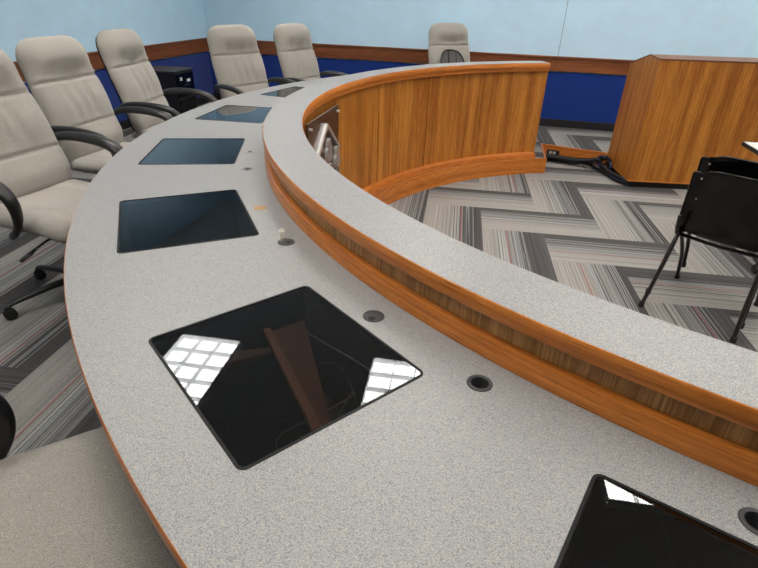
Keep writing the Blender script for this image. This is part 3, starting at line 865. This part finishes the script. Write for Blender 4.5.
for i, (x, y, yw, dz, lb) in enumerate(CH):
    o = chair if i == 0 else (make_chair(0.055, 0.375) if i == 1 else copy_tree(chair))
    o.location = (x, y, ZP); o.rotation_euler = (0, 0, R(yw))
    tag(o, lb, 'office chair', 'grey swivel chairs behind the curved desk')
    chairs.append(o)
    if i == 1:
        for ch in o.children:
            if ch.name.startswith('armrest'): ch.location.x -= 0.07
            if ch.name.startswith('star_base'): ch.rotation_euler.z = R(50)

for ch in chairs[0].children:      # its arms are set further back
    if ch.name.startswith('armrest'): ch.location = (-0.22, -0.035 if ch.data.vertices[0].co.y > 0 else 0.035, 0)

# black mesh lumbar support on the far chair
fx, fy, fyw = 0.854, 6.408, R(-68)
ls = tag(empty('lumbar_support', (fx, fy, ZP), fyw), 'black-framed mesh lumbar support leaning on the far chair back', 'lumbar support')
def lsp(a, h, t=0.0): return (-0.135 - h * 0.30 + t, a, 0.50 + h)
bm = bmesh.new()
out_ = [(-0.15, 0.0), (-0.155, 0.15), (-0.14, 0.30), (-0.09, 0.355), (0.05, 0.35), (0.12, 0.30), (0.18, 0.17), (0.18, 0.0)]
lp = smooth_path([lsp(a - 0.02, h, 0.045) for a, h in out_], 2)
add_tube(bm, lp, 0.009, n=8); obj('frame', bm, BLK, ls, True)
bm = bmesh.new()
for a in (-0.07, 0.03): add_tube(bm, [lsp(a, 0.02, 0.05), lsp(a, 0.18, 0.052), lsp(a, 0.345, 0.045)], 0.008, 0.006, 8)
obj('rib', bm, BLK, ls, True)
bm = bmesh.new()
vs = [bm.verts.new(p) for p in lp]; f_ = bm.faces.new(vs)
r_ = bmesh.ops.extrude_face_region(bm, geom=[f_]); bmesh.ops.translate(bm, vec=(-0.003, 0, 0), verts=[v for v in r_['geom'] if isinstance(v, bmesh.types.BMVert)])
obj('mesh', bm, plain('grey_mesh_cloth', (0.10, 0.095, 0.09), 0.9), ls)

# ------------------------------------------------------------------ black file cabinet by the left wall
cb = tag(empty('file_cabinet', (-2.30, 6.00, ZP), R(-9)), 'low black metal cabinet with two small white tags beside the left wall', 'cabinet')
bm = bmesh.new(); add_box(bm, (-0.24, 0.21, 0.29), (0.46, 0.40, 0.58), None, 0.006); obj('body', bm, BLK, cb)
bm = bmesh.new(); add_box(bm, (-0.235, 0.21, 0.589), (0.48, 0.42, 0.018), None, 0.004); obj('top', bm, plain('paler_black_top', (0.03, 0.03, 0.032), 0.35), cb)  # top slightly paler black than the body
for z in (0.44, 0.16):
    bm = bmesh.new(); add_box(bm, (-0.001, 0.21, z), (0.018, 0.38, 0.25), None, 0.004); dr = obj('drawer', bm, BLKG, cb)
    bm = bmesh.new(); add_box(bm, (0.014, 0.21, z + 0.0), (0.014, 0.10, 0.012), None, 0.003); obj('handle', bm, STEEL, dr)
    if z > 0.3:
        bm = bmesh.new(); add_box(bm, (0.0105, 0.11, z + 0.07), (0.005, 0.045, 0.035), None, 0.001); obj('white_tag', bm, WHITE, dr)
        bm = bmesh.new(); add_box(bm, (0.0105, 0.27, z + 0.04), (0.005, 0.075, 0.030), None, 0.001); obj('white_tag', bm, WHITE, dr)

# ------------------------------------------------------------------ lectern cabinet
AP = R(-3.4)
lec = tag(empty('lectern_cabinet', (2.33, 4.80, 0.0), AP), 'large oak-veneer lectern cabinet with sloping top on a black toe-kick', 'lectern')
LW, LD = 1.75, 0.675
bm = bmesh.new(); add_box(bm, (LW / 2, LD / 2, 0.03), (LW - 0.06, LD - 0.06, 0.06)); obj('toe_kick', bm, CAVK, lec)
prof = [(0.0, 0.062), (LD, 0.062), (LD, 1.022), (0.235, 1.136), (0.0, 1.122)]
MYZ = Matrix(((0, 0, 1, 0), (1, 0, 0, 0), (0, 1, 0, 0), (0, 0, 0, 1)))     # (x, y, z) -> (z, x, y)
def side(x0, x1, name):
    bm = bmesh.new(); fs = add_prism(bm, prof, x0, x1, MYZ); boxuv(bm, bm.faces); obj(name, bm, OAK_V, lec)
side(0.0, 0.02, 'side_panel'); side(LW - 0.02, LW, 'side_panel')
bm = bmesh.new(); add_box(bm, (LW / 2, 0.010, (0.062 + 1.122) / 2), (LW - 0.042, 0.02, 1.06)); obj('front_panel', bm, OAK_V, lec)
bm = bmesh.new(); add_box(bm, (LW / 2, LD - 0.010, (0.062 + 1.018) / 2), (LW - 0.042, 0.02, 0.956)); obj('back_panel', bm, OAK_V, lec)
bm = bmesh.new(); add_box(bm, (LW / 2, LD / 2, 0.08), (LW - 0.042, LD - 0.042, 0.02)); obj('bottom_panel', bm, OAK_V, lec)
bm = bmesh.new()
tp = [(-0.004, 1.122), (0.235, 1.136), (LD + 0.003, 1.022), (LD + 0.003, 1.034), (0.235, 1.148), (-0.004, 1.134)]
add_prism(bm, tp, -0.004, LW + 0.004, MYZ); boxuv(bm, bm.faces); obj('top_board', bm, DKTRIM, lec)
bm = bmesh.new(); add_box(bm, (0.004, LD / 2, 0.0665), (0.011, LD + 0.004, 0.011), None, 0.002); add_box(bm, (LW / 2, -0.002, 0.0665), (LW, 0.008, 0.011), None, 0.002); obj('bottom_edge', bm, OAK_U, lec)

# ------------------------------------------------------------------ cables and power box on the floor
def cable(pts_, r_, m_, lb):
    bm = bmesh.new(); add_tube(bm, smooth_path(pts_, 3), r_, n=8); o = obj('power_cable', bm, m_, None, True)
    return tag(o, lb, 'cable', 'cables running between the desk and the lectern')
cl = ['thick black cable lying nearest the oak riser', 'black cable draped in the middle of the bundle on the carpet', 'front black cable sagging lowest before the lectern corner',
      'blue-black cable crossing over the bundle by the lectern', 'thin dark blue cable twisted among the black ones', 'black cable hugging the foot of the lectern side']
for i, lb in enumerate(cl):
    o1 = 0.028 * i
    rr_ = 0.0135 if i not in (4,) else 0.007
    z = rr_ + 0.001 + 0.024 * (i % 3)
    m_ = CABLE if i == 3 else (CABLEB if i == 4 else CABLE)
    hz = 0.03 if i in (3, 4) else 0.0
    x0_ = 1.70
    o1 *= 0.75; y0_ = 5.70 - o1 * 0.9
    cable([(x0_ - 0.02 * (i % 3), y0_ + 0.02, z + 0.02 * (i % 2)), (1.86, 5.655 - o1, z + hz), (2.03, 5.58 - o1 * 1.15, z), (2.17, 5.47 - o1 * 0.7, z + hz + 0.02), (2.24, 5.38 - o1 * 0.6, z + 0.03 * (i % 3)), (2.262 - o1 * 0.15, 5.20, z + hz * 1.2), (2.29 - o1 * 0.30, 5.02, z), (2.325, 4.90 - o1 * 0.4, z), (2.345, 4.84 - 0.2 * o1, 0.02)], rr_, m_, lb)
knot = tag(empty('cable_knot', (2.295, 5.30, 0.0)), 'tangled knot of dark cable looped at the lectern\'s left foot', 'cable coil')
random.seed(3)
for j in range(4):
    bm = bmesh.new(); ph = j * 1.3; pts_ = []
    for i in range(28):
        a = 2 * PI * i / 28
        pts_.append((-0.02 + 0.035 * math.cos(a + ph), 0.10 * math.sin(a) + 0.02 * j - 0.03, 0.085 + 0.055 * math.sin(a * 1 + ph) + 0.012 * j))
    add_tube(bm, pts_, 0.010, n=8, closed=True); obj('loop', bm, CABLEB if j == 1 else CABLE, knot, True)
ang_ = math.atan2(PA[1] - P2[1], PA[0] - P2[0])
pb = tag(empty('power_box', (1.87, 5.702, 0.0), ang_), 'small black outlet box with white sockets on the oak riser', 'outlet box')
bm = bmesh.new(); add_box(bm, (0, 0.0, 0.078), (0.13, 0.026, 0.055), None, 0.003); obj('box', bm, BLK, pb)
for x in (-0.028, 0.012):
    bm = bmesh.new(); add_box(bm, (x, -0.0155, 0.078), (0.028, 0.007, 0.026), None, 0.002); obj('socket', bm, WHITE, pb)

# ------------------------------------------------------------------ stacked black chairs
def make_stack_chair():
    root = empty('stacking_chair')
    # one-piece shell: seat curving up into the back (x forward, y left)
    prof_ = [(0.215, 0.425), (0.20, 0.447), (0.15, 0.455), (0.06, 0.445), (-0.04, 0.435), (-0.11, 0.437), (-0.155, 0.455), (-0.18, 0.50), (-0.195, 0.57), (-0.207, 0.66), (-0.222, 0.74), (-0.243, 0.80), (-0.254, 0.832)]
    P = smooth_path([(a, 0, z) for a, z in prof_], 1); n = len(P)
    bm = bmesh.new(); rows = []; nx = 18
    for i, p in enumerate(P):
        t = i / (n - 1)
        wd = 0.228 - 0.022 * max(0, (t - 0.45) / 0.55)
        if t > 0.88: wd *= 1 - 0.22 * ((t - 0.88) / 0.12) ** 2.5
        if t < 0.08: wd *= 1 - 0.10 * ((0.08 - t) / 0.08) ** 2
        row = []
        tang = (P[min(n - 1, i + 1)] - P[max(0, i - 1)]).normalized(); nrm = Vector((-tang.z, 0, tang.x)) * -1
        for j in range(nx + 1):
            q = -1 + 2 * j / nx
            lift = 0.035 * q * q * (1 if t > 0.45 else 0.6)
            x = p.x + (lift if t > 0.5 else 0); z = p.z + (0 if t > 0.5 else lift * 0.7)
            if t > 0.88: z -= 0.030 * abs(q) ** 4 * (t - 0.88) / 0.12
            row.append(bm.verts.new((x, q * wd, z)))
        rows.append(row)
    for a, b_ in zip(rows[:-1], rows[1:]):
        for j in range(nx): bm.faces.new((a[j], a[j + 1], b_[j + 1], b_[j]))
    bmesh.ops.recalc_face_normals(bm, faces=bm.faces)
    bmesh.ops.solidify(bm, geom=list(bm.faces), thickness=0.006)
    rim_ = [rows[0][j].co.copy() for j in range(nx + 1)] + [r_[nx].co.copy() for r_ in rows[1:]] + [rows[-1][j].co.copy() for j in range(nx - 1, -1, -1)] + [r_[0].co.copy() for r_ in rows[-2:0:-1]]
    obj('shell', bm, BLKG, root, 60)
    bm = bmesh.new(); add_tube(bm, rim_, 0.0055, n=8, closed=True); obj('rolled_rim', bm, BLKG, root, True)
    for s_ in (1, -1):
        y = 0.215 * s_
        bm = bmesh.new(); add_tube(bm, smooth_path([(-0.267, 0.24 * s_, 0.006), (-0.20, y + 0.008 * s_, 0.20), (-0.12, y, 0.405), (-0.08, y * 0.98, 0.425)], 2), 0.0115, n=10); lg = obj('rear_leg', bm, STEEL, root, True)
        bm = bmesh.new(); add_lathe(bm, [(0, 0), (0.015, 0), (0.015, 0.03), (0, 0.03)], 12, (-0.267, 0.24 * s_, 0.0)); obj('foot_cap', bm, RUB, lg, 40)
        bm = bmesh.new(); add_tube(bm, smooth_path([(0.267, 0.225 * s_, 0.006), (0.15, y, 0.22), (-0.02, y, 0.40), (-0.07, y * 0.98, 0.425)], 2), 0.0115, n=10); lg = obj('front_leg', bm, STEEL, root, True)
        bm = bmesh.new(); add_lathe(bm, [(0, 0), (0.015, 0), (0.015, 0.03), (0, 0.03)], 12, (0.267, 0.225 * s_, 0.0)); obj('foot_cap', bm, RUB, lg, 40)
        bm = bmesh.new(); add_tube(bm, smooth_path([(0.18, y * 0.96, 0.428), (-0.08, y * 0.98, 0.418), (-0.165, y * 0.98, 0.44), (-0.21, y * 0.97, 0.56)], 2), 0.010, n=8); obj('side_rail', bm, STEEL, root, True)
        for x_, z_ in ((-0.205, 0.66), (-0.234, 0.775)):
            bm = bmesh.new(); add_lathe(bm, [(0, 0), (0.005, 0), (0.004, 0.003), (0, 0.004)], 10, (0, 0, 0), Matrix.Translation((x_ + 0.019, 0.165 * s_, z_)) @ Matrix.Rotation(-PI / 2, 4, 'Y')); obj('rivet', bm, SILV, root, 40)
    bm = bmesh.new()
    add_tube(bm, [(-0.09, -0.205, 0.42), (-0.09, 0, 0.41), (-0.09, 0.205, 0.42)], 0.010, n=8); obj('cross_bar', bm, STEEL, root, True)
    return root
sc1 = make_stack_chair(); sc1.location = (1.893, 2.62, 0); sc1.rotation_euler = (0, 0, R(45))
tag(sc1, 'lower of two nested black plastic stacking chairs, its feet on the striped carpet', 'stacking chair', 'nested black stacking chairs')
sc2 = copy_tree(sc1); f45 = Vector((math.cos(R(45)), math.sin(R(45))))
sc2.location = (1.893 + f45.x * 0.055, 2.62 + f45.y * 0.055, 0.066)
tag(sc2, 'upper of two nested black plastic stacking chairs, its back rim standing higher', 'stacking chair', 'nested black stacking chairs')

# ------------------------------------------------------------------ training table at the right edge
tb = tag(empty('folding_table', (2.48, 3.63, 0), R(-11)), 'white-topped table with black edge and castered legs, cut by right edge', 'table')
bm = bmesh.new(); add_box(bm, (0.75, -0.30, 0.722), (1.5, 0.60, 0.016), None, 0.003); obj('tabletop', bm, WHITE, tb)
bm = bmesh.new(); ring_prism(bm, [(p[0] + 0.75, p[1] - 0.30) for p in rrect(0.758, 0.308, 0.02)], [(p[0] + 0.75, p[1] - 0.30) for p in rrect(0.749, 0.299, 0.012)], 0.706, 0.7305); obj('edge_band', bm, BLK, tb)
for x in (0.12, 1.38):
    bm = bmesh.new(); add_box(bm, (x, -0.30, 0.39), (0.04, 0.07, 0.62), None, 0.006); add_box(bm, (x, -0.30, 0.702), (0.05, 0.42, 0.02), None, 0.004); lg = obj('leg', bm, STEEL, tb)
    bm = bmesh.new(); add_tube(bm, smooth_path([(x, -0.02, 0.075), (x, -0.15, 0.09), (x, -0.30, 0.095), (x, -0.45, 0.09), (x, -0.56, 0.075)], 2), 0.022, 0.016, 10, upv=(0, 0, 1)); obj('foot', bm, STEEL, lg, True)
    for y in (-0.03, -0.55):
        bm = bmesh.new()
        for s_ in (-1, 1): add_lathe(bm, [(0, -0.009), (0.027, -0.009), (0.032, -0.004), (0.032, 0.004), (0.027, 0.009), (0, 0.009)], 18, (0, 0, 0), Matrix.Translation((x + s_ * 0.013, y, 0.0325)) @ Matrix.Rotation(PI / 2, 4, 'Y'))
        add_box(bm, (x, y, 0.055), (0.018, 0.025, 0.045), None, 0.004)
        obj('caster', bm, RUB, lg, 40)
